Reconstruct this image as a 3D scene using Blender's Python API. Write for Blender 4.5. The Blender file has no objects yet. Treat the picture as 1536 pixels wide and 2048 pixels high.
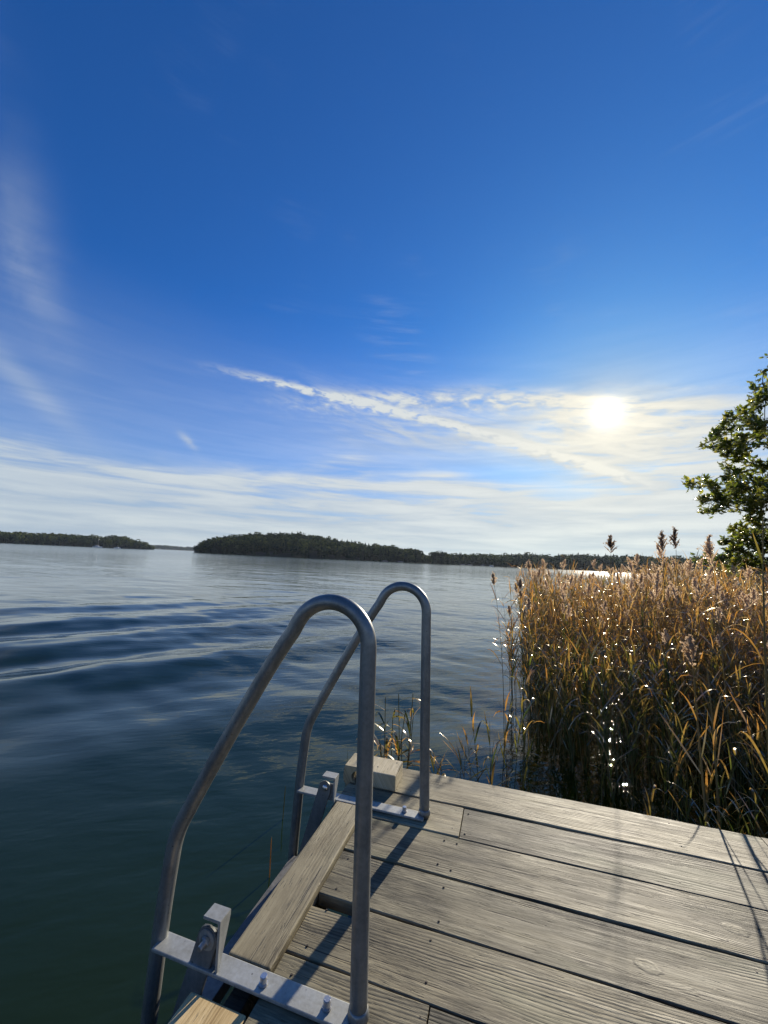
import bpy, bmesh, math, random
import numpy as np
from mathutils import Vector, Matrix

# ---------------------------------------------------------------- camera, sky, sun, exposure
SC = bpy.context.scene
COL = SC.collection
CAM_H = 1.5                                    # eye height over the water
PITCH, ROLL = 0.12224, math.atan(0.0465)
F_PX = 770.0                                   # focal length in pixels of the 1536 x 2048 photograph
cF = np.array([0, math.cos(PITCH), math.sin(PITCH)])
_R0 = np.array([1.0, 0, 0]); _U0 = np.array([0, -math.sin(PITCH), math.cos(PITCH)])
cR = math.cos(ROLL) * _R0 + math.sin(ROLL) * _U0
cU = -math.sin(ROLL) * _R0 + math.cos(ROLL) * _U0
CAM = np.array([0, 0, CAM_H])
cam_data = bpy.data.cameras.new("camera")
cam = bpy.data.objects.new("camera", cam_data); COL.objects.link(cam)
cam_data.sensor_fit = 'VERTICAL'; cam_data.sensor_height = 36; cam_data.sensor_width = 27
cam_data.lens = F_PX / 2048 * 36
cam_data.clip_start = 0.02; cam_data.clip_end = 30000
cam.matrix_world = Matrix(((cR[0], cU[0], -cF[0], 0), (cR[1], cU[1], -cF[1], 0), (cR[2], cU[2], -cF[2], CAM_H), (0, 0, 0, 1)))
SC.camera = cam
SUN_EL, SUN_AZ = math.radians(19.9), math.radians(30.6)
SUN = Vector((math.sin(SUN_AZ) * math.cos(SUN_EL), math.cos(SUN_AZ) * math.cos(SUN_EL), math.sin(SUN_EL)))
sl = bpy.data.lights.new("sun", 'SUN'); sl.energy = 4.2; sl.angle = math.radians(0.6); sl.color = (1.0, 0.90, 0.74)
so = bpy.data.objects.new("sun", sl); COL.objects.link(so)
so.rotation_euler = SUN.to_track_quat('Z', 'Y').to_euler(); so.location = (30, 50, 40)
SC.view_settings.view_transform = 'Standard'; SC.view_settings.look = 'None'
SC.view_settings.exposure = 0.85; SC.view_settings.gamma = 1; SC.view_settings.use_curve_mapping = False
SC.cycles.max_bounces = 8; SC.cycles.transparent_max_bounces = 8
SC.cycles.sample_clamp_indirect = 6; SC.cycles.caustics_reflective = False

class NT:
    """Small helper for node trees."""
    def __init__(s, nt): s.t = nt; nt.nodes.clear()
    def n(s, typ, ins=None, **props):
        nd = s.t.nodes.new(typ)
        for k, v in props.items(): setattr(nd, k, v)
        for k, v in (ins or {}).items(): s.put(nd.inputs[k], v)
        return nd
    def put(s, sock, v):
        if isinstance(v, bpy.types.NodeSocket): s.t.links.new(v, sock)
        else:
            if isinstance(v, (tuple, list)) and len(v) == 3 and sock.type == 'RGBA': v = (*v, 1)
            sock.default_value = v
    def m(s, op, a, b=None, c=None, clamp=False):
        nd = s.t.nodes.new('ShaderNodeMath'); nd.operation = op; nd.use_clamp = clamp
        s.put(nd.inputs[0], a)
        if b is not None: s.put(nd.inputs[1], b)
        if c is not None: s.put(nd.inputs[2], c)
        return nd.outputs[0]
    def add(s, *a):
        r = a[0]
        for x in a[1:]: r = s.m('ADD', r, x)
        return r
    def mul(s, *a):
        r = a[0]
        for x in a[1:]: r = s.m('MULTIPLY', r, x)
        return r
    def sub(s, a, b): return s.m('SUBTRACT', a, b)
    def step(s, v, lo, hi, a=0.0, b=1.0):
        nd = s.n('ShaderNodeMapRange', {'Value': v, 'From Min': lo, 'From Max': hi, 'To Min': a, 'To Max': b}, interpolation_type='SMOOTHSTEP')
        return nd.outputs[0]
    def gauss(s, v, c, w):                       # exp(-((v-c)/w)^2)
        d = s.m('DIVIDE', s.sub(v, c), w); return s.m('EXPONENT', s.mul(s.mul(d, d), -1.0))
    def vec(s, x, y, z=0.0): return s.n('ShaderNodeCombineXYZ', {'X': x, 'Y': y, 'Z': z}).outputs[0]
    def sep(s, v):
        o = s.n('ShaderNodeSeparateXYZ', {0: v}).outputs; return o[0], o[1], o[2]
    def noise(s, v, scale=1.0, detail=4.0, rough=0.55, dist=0.0, dim='3D'):
        return s.n('ShaderNodeTexNoise', {'Vector': v, 'Scale': scale, 'Detail': detail, 'Roughness': rough, 'Distortion': dist}, noise_dimensions=dim).outputs[0]
    def mix(s, f, a, b, blend='MIX'):
        nd = s.n('ShaderNodeMix', data_type='RGBA', blend_type=blend)
        s.put(nd.inputs[0], f); s.put(nd.inputs[6], a); s.put(nd.inputs[7], b); return nd.outputs[2]
    def ramp(s, f, stops):
        nd = s.n('ShaderNodeValToRGB', {'Fac': f}); cr = nd.color_ramp
        while len(cr.elements) < len(stops): cr.elements.new(0.5)
        for e, (p, c) in zip(cr.elements, stops): e.position = p; e.color = (*c, 1)
        return nd.outputs[0]

world = bpy.data.worlds.new("World"); SC.world = world; world.use_nodes = True
W = NT(world.node_tree)
sky = W.n('ShaderNodeTexSky', sky_type='NISHITA', sun_disc=False, sun_elevation=SUN_EL, sun_rotation=SUN_AZ, altitude=0, air_density=1.0, dust_density=0.6, ozone_density=3.0)
dirv = W.n('ShaderNodeTexCoord').outputs['Generated']
dx, dy, dz = W.sep(dirv)
DEG = 180 / math.pi
az = W.mul(W.m('ARCTAN2', dx, dy), DEG)
el = W.mul(W.m('ARCSINE', W.m('MINIMUM', W.m('MAXIMUM', dz, -1.0), 1.0)), DEG)
zc = W.m('ADD', W.m('MAXIMUM', dz, 0.0), 0.06)
px, py = W.m('DIVIDE', dx, zc), W.m('DIVIDE', dy, zc)       # the cloud layer seen as a plane overhead
P = W.vec(px, py)
ae = W.vec(az, el)
cosang = W.n('ShaderNodeVectorMath', {0: dirv, 1: tuple(SUN)}, operation='DOT_PRODUCT').outputs['Value']
ang = W.mul(W.m('ARCCOSINE', W.m('MINIMUM', cosang, 0.999999)), DEG)
base0 = W.mix(1.0, sky.outputs[0], (0.10, 0.41, 0.83), 'MULTIPLY')
base = W.n('ShaderNodeVectorMath', {0: base0, 'Scale': W.sub(1.0, W.mul(W.m('EXPONENT', W.mul(ang, -1 / 16.0)), 0.80))}, operation='SCALE').outputs[0]
# cloud masks
n_warp = W.noise(ae, 0.12, 3, 0.5)
n_fine = W.noise(W.vec(W.mul(px, 3.2), W.mul(py, 2.3)), 1.0, 8, 0.62, 0.5)
n_tuft = W.noise(W.vec(W.add(W.mul(az, 0.48), W.mul(el, 0.16)), W.mul(el, 1.25)), 1.0, 7, 0.60, 0.4)
n_str = W.noise(W.vec(W.add(W.mul(az, 0.040), W.mul(el, 0.035)), W.mul(el, 0.42), 3.7), 1.0, 7, 0.55, 0.9)
n_str2 = W.noise(W.vec(W.add(W.mul(az, 0.085), W.mul(el, 0.16)), W.mul(el, 0.95), 9.1), 1.0, 6, 0.58, 0.5)
n_big = W.noise(W.vec(W.mul(az, 0.055), W.mul(el, 0.11), 1.3), 1.0, 3, 0.5)
# contrail, a curve rising to the left
elw = W.add(el, W.mul(W.sub(n_tuft, 0.5), 2.0))
fit = W.add(22.0, W.mul(az, -0.17805), W.mul(az, az, -0.0037427), W.mul(az, az, az, -1.135e-5))
cd = W.sub(elw, fit)
trail_w = W.add(0.40, W.mul(W.step(az, -30.0, 22.0), 0.35))
cdn = W.m('DIVIDE', cd, trail_w)
trail = W.mul(W.m('EXPONENT', W.mul(cdn, cdn, -1.0)), W.step(az, -30.0, -14.0), W.step(az, 40.0, 27.0), W.step(n_tuft, 0.22, 0.60))
# mackerel patches beside and left of the sun
azs = W.sub(az, 5.0)
topl = W.sub(25.0, W.mul(azs, azs, 0.0035))
rel = W.add(W.sub(el, topl), W.mul(W.sub(n_tuft, 0.5), 2.6), W.mul(W.sub(n_big, 0.5), 2.0))   # height above the ragged upper edge
cap = W.step(rel, 1.6, -1.6)
n_cir = W.noise(W.vec(W.add(W.mul(az, 0.085), W.mul(el, -0.03)), W.mul(W.add(el, W.mul(az, 0.20)), 0.62), 6.2), 1.0, 9, 0.60, 1.1)   # feathery, combed along the contrail
puff = W.add(W.mul(n_tuft, 0.45), W.mul(n_fine, 0.25), W.mul(n_cir, 0.30))
p1 = W.mul(cap, W.gauss(az, 14.0, 15.0), W.gauss(rel, -1.0, 1.6))
p2 = W.mul(cap, W.gauss(az, 34.0, 13.0), W.gauss(el, 18.5, 5.5))
p3 = W.mul(cap, W.gauss(az, -5.0, 10.0), W.gauss(rel, -1.5, 1.7))
p4 = W.mul(W.gauss(az, 38.0, 10.0), W.gauss(el, 12.5, 3.0))
p5 = W.mul(W.gauss(az, 4.0, 10.0), W.gauss(el, 18.8, 2.6))
gap = W.sub(1.0, W.mul(W.gauss(az, 16.0, 12.0), W.gauss(el, 13.0, 1.6), 0.7))
patch = W.mul(gap, W.add(W.mul(p1, W.step(puff, 0.36, 0.66), 1.0), W.mul(p2, W.step(W.add(W.mul(puff, 0.5), W.mul(n_cir, 0.5)), 0.30, 0.66), 1.0),
              W.mul(p3, W.step(puff, 0.38, 0.66), 0.85), W.mul(p4, W.step(n_str2, 0.30, 0.66), 0.7), W.mul(p5, W.step(n_cir, 0.36, 0.66), 0.38)))
# long low streaks and the pale veil above the horizon
top_el = W.add(9.8, W.mul(W.sub(n_big, 0.5), 9.0), W.mul(W.gauss(az, -8.0, 9.0), 2.2), W.mul(W.gauss(az, 6.0, 7.0), 2.4))
lowm = W.step(W.sub(el, top_el), 2.4, -1.6)
streak = W.mul(lowm, W.step(W.add(W.mul(n_str, 0.6), W.mul(n_str2, 0.4)), 0.34, 0.66))
veil = W.add(W.mul(W.step(el, 14.0, 1.0), 0.64), W.mul(W.step(el, 34.0, 10.0), 0.30), W.mul(W.gauss(az, 26.0, 22.0), W.gauss(el, 17.0, 7.5), 0.30, gap), W.mul(W.gauss(az, -2.0, 16.0), W.gauss(el, 17.0, 5.0), 0.14))
wisp1 = W.mul(W.gauss(az, -46.5, 4.5), W.gauss(W.add(el, W.mul(W.add(az, 46.0), 1.6)), 28.0, 7.0), W.step(W.noise(W.vec(W.mul(az, 0.10), W.mul(el, 0.10)), 1.0, 5, 0.5, 0.8), 0.30, 0.72), 0.23)
wd = W.add(el, W.mul(W.add(az, 45.0), 0.75))
wisp2 = W.mul(W.gauss(az, -45.0, 5.0), W.gauss(wd, 17.2, 1.5), 0.22)
we = W.add(el, W.mul(W.add(az, 28.0), 0.7))
wisp3 = W.mul(W.gauss(az, -28.0, 1.1), W.gauss(we, 14.3, 0.6), W.step(n_tuft, 0.2, 0.6), 0.42)
cirr = W.mul(W.step(n_big, 0.52, 0.75), W.step(el, 75.0, 30.0), W.step(n_str2, 0.42, 0.75), 0.12)
halo = W.mul(W.m('EXPONENT', W.mul(W.m('POWER', W.m('DIVIDE', cd, 2.4), 2.0), -1.0)), W.step(az, -24.0, -8.0), W.step(az, 34.0, 20.0), W.step(n_cir, 0.40, 0.68), 0.16)
dens = W.m('MINIMUM', W.add(halo, W.mul(trail, W.step(n_cir, 0.2, 0.55, 0.6, 1.0), 0.95), patch, W.mul(streak, 0.70), veil, wisp1, wisp2, wisp3, cirr), 0.93)
near_sun = W.add(W.mul(W.m('EXPONENT', W.mul(ang, -1 / 10.0)), 0.38), W.mul(W.m('EXPONENT', W.mul(ang, -1 / 60.0)), 0.62))
c_dark = W.mix(near_sun, (0.205, 0.27, 0.35), (0.36, 0.345, 0.30))
c_lite = W.mix(near_sun, (0.31, 0.36, 0.40), (0.56, 0.515, 0.405))
shade = W.step(W.add(W.mul(n_str, 0.55), W.mul(n_str2, 0.45)), 0.30, 0.68)
cloud = W.mix(W.m('MAXIMUM', shade, W.m('MINIMUM', W.mul(W.add(trail, patch), 1.1), 1.0)), c_dark, c_lite)
skyc = W.mix(dens, W.n('ShaderNodeVectorMath', {0: base, 'Scale': 0.10}, operation='SCALE').outputs[0], cloud)
glow = W.add(W.mul(W.m('EXPONENT', W.mul(ang, -1 / 1.1)), 0.36), W.mul(W.m('EXPONENT', W.mul(ang, -1 / 5.0)), 0.06), W.mul(W.m('EXPONENT', W.mul(ang, -1 / 20.0)), 0.045))
glowc = W.n('ShaderNodeVectorMath', {0: W.mix(W.step(ang, 30.0, 3.0), (0.62, 0.82, 1.0), (1.0, 0.90, 0.68)), 'Scale': glow}, operation='SCALE').outputs[0]
disc = W.add(W.mul(W.step(ang, 1.6, 0.7), 3.0), W.mul(W.m('EXPONENT', W.mul(ang, -1 / 0.8)), 0.95))
discc = W.n('ShaderNodeVectorMath', {0: (1.0, 0.97, 0.88), 'Scale': disc}, operation='SCALE').outputs[0]
tot = W.mix(1.0, W.mix(1.0, skyc, glowc, 'ADD'), discc, 'ADD')
bg = W.n('ShaderNodeBackground', {'Color': tot, 'Strength': 1.0})
W.n('ShaderNodeOutputWorld', {'Surface': bg.outputs[0]})

# ---------------------------------------------------------------- helpers
def ray(x, y):                                   # photograph pixel -> world direction
    d = (x - 768) / F_PX * cR - (y - 1024) / F_PX * cU + cF
    return d / np.linalg.norm(d)
def at(x, y, dist):                              # the point that far away (along the ground) in that direction
    d = ray(x, y); return CAM + d * (dist / math.hypot(d[0], d[1]))

def tag(o, label=None, cat=None, group=None, kind=None):
    for k, v in (('label', label), ('category', cat), ('group', group), ('kind', kind)):
        if v: o[k] = v
    return o
def empty(name, loc=(0, 0, 0), mat=None):
    o = bpy.data.objects.new(name, None); COL.objects.link(o); o.empty_display_size = 0.1
    if mat is not None: o.matrix_world = mat
    else: o.location = loc
    return o

class G:
    """Collects geometry, then links it as one mesh object."""
    def __init__(s): s.v = []; s.l = []; s.n = []; s.mi = []; s.t = []; s.nv = 0
    def add(s, verts, faces, mat=0, tint=0.5):
        verts = np.asarray(verts, float).reshape(-1, 3)
        if isinstance(faces, np.ndarray):
            s.l.append((faces + s.nv).ravel()); s.n.append(np.full(len(faces), faces.shape[1], int)); nf = len(faces)
        else:
            s.l.append(np.array([i for f in faces for i in f], int) + s.nv); s.n.append(np.array([len(f) for f in faces], int)); nf = len(faces)
        s.mi.append(np.full(nf, mat, int) if np.isscalar(mat) else np.asarray(mat))
        s.t.append(np.full(len(verts), tint, float) if np.isscalar(tint) else np.asarray(tint, float))
        s.v.append(verts); s.nv += len(verts)
    def pack(s):
        if len(s.v) > 1:
            s.v = [np.concatenate(s.v)]; s.l = [np.concatenate(s.l)]; s.n = [np.concatenate(s.n)]; s.mi = [np.concatenate(s.mi)]; s.t = [np.concatenate(s.t)]
        return s
    def add_g(s, g, M3, loc, mat=None, dt=0.0):
        g.pack()
        s.v.append(g.v[0] @ np.asarray(M3).T + np.asarray(loc)); s.l.append(g.l[0] + s.nv); s.n.append(g.n[0])
        s.mi.append(g.mi[0] if mat is None else np.full(len(g.mi[0]), mat, int)); s.t.append(g.t[0] + dt); s.nv += len(g.v[0])
    def mesh(s, name, mats, smooth=True):
        s.pack(); me = bpy.data.meshes.new(name)
        v, l, n = s.v[0], s.l[0], s.n[0]
        me.vertices.add(len(v)); me.vertices.foreach_set('co', v.ravel())
        me.loops.add(len(l)); me.loops.foreach_set('vertex_index', l.astype(np.int32))
        me.polygons.add(len(n)); st = np.concatenate([[0], np.cumsum(n)[:-1]])
        me.polygons.foreach_set('loop_start', st.astype(np.int32)); me.polygons.foreach_set('loop_total', n.astype(np.int32))
        for m in mats: me.materials.append(m)
        me.polygons.foreach_set('material_index', s.mi[0].astype(np.int32))
        me.polygons.foreach_set('use_smooth', np.full(len(n), smooth))
        a = me.attributes.new('tint', 'FLOAT', 'POINT'); a.data.foreach_set('value', s.t[0].astype(np.float32))
        me.update(calc_edges=True); me.validate(); return me
    def build(s, name, mats, parent=None, smooth=True):
        o = bpy.data.objects.new(name, s.mesh(name, mats if isinstance(mats, list) else [mats], smooth)); COL.objects.link(o)
        if parent: o.parent = parent
        return o

def frame_of(t):
    t = t / (np.linalg.norm(t) + 1e-12); a = np.array([0, 0, 1.0]) if abs(t[2]) < 0.9 else np.array([1.0, 0, 0])
    x = np.cross(a, t); x /= np.linalg.norm(x); return x, np.cross(t, x)
def tube(g, path, rad, k=8, mat=0, tint=0.5, caps=True):
    p = np.asarray(path, float); n = len(p); rad = np.full(n, rad) if np.isscalar(rad) else np.asarray(rad)
    T = np.gradient(p, axis=0); x, y = frame_of(T[0]); vs = []
    for i in range(n):
        t = T[i] / np.linalg.norm(T[i]); x = x - t * (x @ t); x /= np.linalg.norm(x); y = np.cross(t, x)
        a = np.arange(k) * 2 * math.pi / k
        vs.append(p[i] + rad[i] * (np.outer(np.cos(a), x) + np.outer(np.sin(a), y)))
    i = np.arange(n - 1)[:, None] * k; j = np.arange(k)[None]; j2 = (j + 1) % k
    q = np.stack([i + j, i + j2, i + k + j2, i + k + j], -1).reshape(-1, 4)
    fs = [tuple(f) for f in q]
    if caps: fs += [tuple(range(k))[::-1], tuple((n - 1) * k + c for c in range(k))]
    g.add(np.concatenate(vs), fs if caps else q, mat, tint)
def smooth_path(pts, n):                         # Catmull-Rom through the points
    p = np.asarray(pts, float); p = np.vstack([2 * p[0] - p[1], p, 2 * p[-1] - p[-2]]); out = []
    for i in range(1, len(p) - 2):
        for t in np.arange(n) / n:
            a, b, c, d = p[i - 1], p[i], p[i + 1], p[i + 2]
            out.append(0.5 * (2 * b + (c - a) * t + (2 * a - 5 * b + 4 * c - d) * t * t + (3 * b - a - 3 * c + d) * t ** 3))
    out.append(p[-2]); return np.array(out)
def bm_obj(name, bm, mat, parent=None, smooth=False):
    me = bpy.data.meshes.new(name); bm.to_mesh(me); bm.free(); me.materials.append(mat)
    if smooth:
        for f in me.polygons: f.use_smooth = True
    o = bpy.data.objects.new(name, me); COL.objects.link(o)
    if parent: o.parent = parent
    return o
def box_bm(bm, lo, hi, bev=0.0, seg=2):
    r = bmesh.ops.create_cube(bm, size=1.0); lo = Vector(lo); hi = Vector(hi)
    for v in r['verts']: v.co = Vector([lo[i] + (v.co[i] + 0.5) * (hi[i] - lo[i]) for i in range(3)])
    if bev:
        es = list({e for v in r['verts'] for e in v.link_edges})
        bmesh.ops.bevel(bm, geom=es, offset=bev, segments=seg, affect='EDGES', profile=0.6)
    return r
def prism_bm(bm, prof, axis, a0, a1, bev=0.0):   # a 2-D outline pushed along an axis
    def pt(p, a): return (a, p[0], p[1]) if axis == 0 else (p[0], a, p[1]) if axis == 1 else (p[0], p[1], a)
    A = [bm.verts.new(pt(p, a0)) for p in prof]; B = [bm.verts.new(pt(p, a1)) for p in prof]; n = len(prof)
    fs = [bm.faces.new(A), bm.faces.new(B[::-1])] + [bm.faces.new((A[i], B[i], B[(i + 1) % n], A[(i + 1) % n])) for i in range(n)]
    bmesh.ops.recalc_face_normals(bm, faces=fs)
    if bev:
        es = list({e for f in fs for e in f.edges}); bmesh.ops.bevel(bm, geom=es, offset=bev, segments=2, affect='EDGES')
def cyl_bm(bm, c, axis, r, h, k=20, bev=0.0):
    prof = [(math.cos(i * 2 * math.pi / k) * r, math.sin(i * 2 * math.pi / k) * r) for i in range(k)]
    o = [i for i in range(3) if i != axis]
    prism_bm(bm, [(p[0] + c[o[0]], p[1] + c[o[1]]) for p in prof], axis, c[axis], c[axis] + h, bev)

# ---------------------------------------------------------------- materials
def material(name):
    m = bpy.data.materials.new(name); m.use_nodes = True; return m, NT(m.node_tree)
def finish(N, sh, disp=None): N.n('ShaderNodeOutputMaterial', {'Surface': sh})
def simple(name, col, rough=0.6, metal=0.0, spec=0.5):
    m, N = material(name); tc = N.n('ShaderNodeTexCoord').outputs['Object']
    c = N.mix(N.noise(tc, 14, 5), tuple(x * 0.7 for x in col), tuple(min(1, x * 1.25) for x in col))
    b = N.n('ShaderNodeBsdfPrincipled', {'Base Color': c, 'Roughness': rough, 'Metallic': metal, 'Specular IOR Level': spec}); finish(N, b.outputs[0]); return m

def wood(name, along='X', lo=(0.042, 0.037, 0.024), mid=(0.192, 0.170, 0.108), hi=(0.37, 0.338, 0.222), fresh=0.0, rough=0.62):
    m, N = material(name)
    tc = N.n('ShaderNodeTexCoord').outputs['Object']; rnd = N.n('ShaderNodeObjectInfo').outputs['Random']
    x, y, z = N.sep(tc)
    if along == 'Y': x, y = y, x
    x = N.add(x, N.mul(rnd, 41.0)); y0 = N.add(y, N.mul(z, 0.6)); y = N.add(y0, N.mul(rnd, 17.0))
    # knots
    kv = N.n('ShaderNodeTexVoronoi', {'Vector': N.vec(N.mul(x, 3.0), N.mul(y, 5.0)), 'Scale': 1.0, 'Randomness': 1.0}, voronoi_dimensions='2D')
    kd = N.add(kv.outputs['Distance'], N.mul(N.sub(N.noise(N.vec(N.mul(x, 30.0), N.mul(y, 50.0), 3.0), 1.0, 3), 0.5), 0.07)); keep = N.m('GREATER_THAN', N.sep(kv.outputs['Color'])[0], 0.80)
    infl = N.mul(N.m('EXPONENT', N.mul(kd, kd, -26.0)), keep)
    # growth rings, bent round the knots
    warp = N.noise(N.vec(N.mul(x, 0.8), N.mul(y, 3.6)), 1.0, 2, 0.45)
    warp2 = N.noise(N.vec(N.mul(x, 6.0), N.mul(y, 26.0), 4.0), 1.0, 2, 0.5)
    ph = N.add(N.mul(y, 105.0), N.mul(warp, 11.0), N.mul(warp2, 1.6), N.mul(infl, 4.2))
    ring = N.add(0.5, N.mul(N.m('SINE', N.mul(ph, 6.283)), 0.5)); ring = N.m('POWER', ring, 1.7)
    ring = N.mul(ring, N.step(N.noise(N.vec(N.mul(x, 1.0), N.mul(y, 9.0), 7.0), 1.0, 3), 0.42, 0.68))
    fib = N.noise(N.vec(N.mul(x, 17.0), N.mul(y, 230.0), 1.0), 1.0, 6, 0.68)
    fib2 = N.noise(N.vec(N.mul(x, 4.4), N.mul(y, 74.0), 2.0), 1.0, 5, 0.6)
    blot = N.noise(N.vec(N.mul(x, 3.0), N.mul(y, 9.0), 5.0), 1.0, 6, 0.62)
    fleck = N.step(N.noise(N.vec(N.mul(x, 16.0), N.mul(y, 170.0), 31.0), 1.0, 3, 0.6), 0.60, 0.70)
    crack = N.step(N.noise(N.vec(N.mul(x, 1.7), N.mul(y, 84.0), 11.0), 1.0, 4, 0.55), 0.615, 0.67)
    amp = N.step(N.noise(N.vec(N.mul(x, 1.6), N.mul(y, 7.0), 15.0), 1.0, 3), 0.36, 0.64, 0.35, 1.2)
    f = N.add(0.47, N.mul(amp, N.add(N.mul(N.sub(fib, 0.5), 0.58), N.mul(N.sub(fib2, 0.5), 0.40), N.mul(ring, -0.16))), N.mul(N.sub(blot, 0.5), 0.95), N.mul(N.sub(rnd, 0.5), 0.24))
    c = N.ramp(f, [(0.27, lo), (0.50, mid), (0.74, hi)])
    knot = N.mul(N.step(kd, 0.105, 0.070), keep)
    kring = N.add(0.5, N.mul(N.m('SINE', N.mul(kd, 170.0)), 0.5))
    kc = N.mix(kring, tuple(a * 0.75 for a in mid), hi)
    c = N.mix(N.mul(knot, 0.55), c, kc); c = N.mix(N.mul(N.step(N.m('ABSOLUTE', N.sub(kd, 0.09)), 0.016, 0.004), keep, 0.55), c, lo)
    c = N.mix(N.mul(crack, 0.9), c, (0.022, 0.019, 0.015))
    rnd2 = N.m('FRACT', N.mul(rnd, 7.31))
    c = N.mix(N.mul(rnd2, 0.35), c, N.mix(1.0, c, (1.12, 0.97, 0.80), 'MULTIPLY'))
    stain = N.step(N.noise(N.vec(N.mul(x, 4.0), N.mul(y, 11.0), 40.0), 1.0, 5, 0.6), 0.56, 0.74)
    c = N.mix(N.mul(stain, 0.45 * (1 - fresh)), c, (0.085, 0.078, 0.058))
    c = N.mix(N.mul(fleck, 0.7), c, (0.045, 0.042, 0.03))
    green = N.mul(N.step(N.noise(N.vec(N.mul(x, 2.0), N.mul(y, 5.0), 21.0), 1.0, 5), 0.52, 0.72), 0.42 * (1 - fresh))
    c = N.mix(green, c, (0.15, 0.16, 0.085))
    h = N.add(N.mul(fib, amp, 0.9), N.mul(fib2, amp, 0.6), N.mul(ring, -0.34), N.mul(fleck, -0.7), N.mul(crack, -1.5), N.mul(knot, 0.5))
    bp = N.n('ShaderNodeBump', {'Height': h, 'Strength': 0.6 if not fresh else 0.35, 'Distance': 0.0028})
    b = N.n('ShaderNodeBsdfPrincipled', {'Base Color': c, 'Roughness': N.step(fib2, 0.2, 0.8, rough + 0.1, rough - 0.08), 'Specular IOR Level': 0.28, 'Normal': bp.outputs[0]})
    finish(N, b.outputs[0]); return m
M_wood = wood('weathered_wood'); M_woodY = wood('weathered_edge_wood', 'Y', (0.07, 0.061, 0.040), (0.195, 0.172, 0.110), (0.33, 0.30, 0.20))
M_block = wood('pale_dry_wood', 'Y', (0.13, 0.105, 0.06), (0.40, 0.34, 0.21), (0.58, 0.51, 0.35))
M_fresh = wood('new_pine', 'Y', (0.30, 0.20, 0.085), (0.52, 0.38, 0.18), (0.68, 0.53, 0.29), fresh=1.0)
M_post = wood('wet_dark_wood', 'X', (0.03, 0.026, 0.02), (0.07, 0.06, 0.045), (0.12, 0.105, 0.08))

def aluminium(name, base, rough, metal=0.75):
    m, N = material(name); tc = N.n('ShaderNodeTexCoord').outputs['Object']
    n1 = N.noise(tc, 9, 6, 0.65); n2 = N.noise(tc, 90, 4, 0.7); x, y, z = N.sep(tc)
    n3 = N.noise(N.vec(N.mul(x, 60), N.mul(y, 60), N.mul(z, 5)), 1.0, 4)
    f = N.add(N.mul(n1, 0.5), N.mul(n2, 0.25), N.mul(n3, 0.25))
    c = N.ramp(f, [(0.30, tuple(b * 0.45 for b in base)), (0.52, base), (0.72, tuple(min(1, b * 1.5) for b in base))])
    fl = N.mul(N.step(N.n('ShaderNodeTexVoronoi', {'Vector': tc, 'Scale': 46}).outputs['Distance'], 0.13, 0.08), N.step(n1, 0.5, 0.6))
    c = N.mix(N.mul(fl, 0.7), c, (0.07, 0.06, 0.05))
    bp = N.n('ShaderNodeBump', {'Height': N.add(n2, N.mul(n1, 0.6)), 'Strength': 0.16, 'Distance': 0.002})
    b = N.n('ShaderNodeBsdfPrincipled', {'Base Color': c, 'Metallic': metal, 'Roughness': N.step(f, 0.3, 0.7, rough + 0.14, rough - 0.06), 'Normal': bp.outputs[0]})
    finish(N, b.outputs[0]); return m
M_tube = aluminium('weathered_aluminium_tube', (0.235, 0.24, 0.225), 0.36, 0.55)
M_bar = aluminium('grey_aluminium_bar', (0.36, 0.365, 0.335), 0.48, 0.4)
M_brace = aluminium('dull_aluminium_arm', (0.19, 0.195, 0.185), 0.5, 0.45)
M_tread = aluminium('worn_aluminium_tread', (0.15, 0.147, 0.14), 0.6, 0.3)
M_bolt = aluminium('steel_bolt', (0.55, 0.54, 0.52), 0.3, 0.9)
M_screw = simple('rusty_screw', (0.03, 0.022, 0.016), 0.6, 0.3)

def leafy(name, stops, trans=0.5, rough=0.35, spec=0.5, mot=0.25, sheen=1.0, warm=(1.28, 1.16, 0.78)):
    m, N = material(name)
    t = N.n('ShaderNodeAttribute', attribute_name='tint').outputs['Fac']
    tc = N.n('ShaderNodeTexCoord').outputs['Object']
    f = N.add(t, N.mul(N.sub(N.noise(tc, 22, 4), 0.5), mot))
    c = N.ramp(f, stops)
    d = N.n('ShaderNodeBsdfDiffuse', {'Color': c})
    c2 = N.mix(1.0, c, warm, 'MULTIPLY')
    tr = N.n('ShaderNodeBsdfTranslucent', {'Color': c2})
    mx = N.n('ShaderNodeMixShader', {0: trans, 1: d.outputs[0], 2: tr.outputs[0]})
    gl = N.n('ShaderNodeBsdfGlossy', {'Color': (0.95, 0.88, 0.76, 1), 'Roughness': rough})
    fr = N.n('ShaderNodeFresnel', {'IOR': 1.45})
    m2 = N.n('ShaderNodeMixShader', {0: N.mul(fr.outputs[0], sheen * spec), 1: mx.outputs[0], 2: gl.outputs[0]})
    finish(N, m2.outputs[0]); return m
M_reedleaf = leafy('reed_leaf', [(0.0, (0.060, 0.095, 0.022)), (0.28, (0.15, 0.14, 0.040)), (0.55, (0.31, 0.20, 0.070)), (0.8, (0.37, 0.185, 0.052)), (1.0, (0.46, 0.33, 0.17))], 0.58, 0.24, 0.15)
M_reedstem = leafy('reed_stem', [(0.0, (0.09, 0.11, 0.035)), (0.5, (0.26, 0.19, 0.08)), (1.0, (0.40, 0.29, 0.14))], 0.2, 0.35, 0.2)
M_plume = leafy('reed_plume', [(0.0, (0.10, 0.07, 0.055)), (0.5, (0.38, 0.30, 0.22)), (1.0, (0.60, 0.50, 0.39))], 0.6, 0.6, 0.06, warm=(1.15, 1.03, 0.86))
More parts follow.
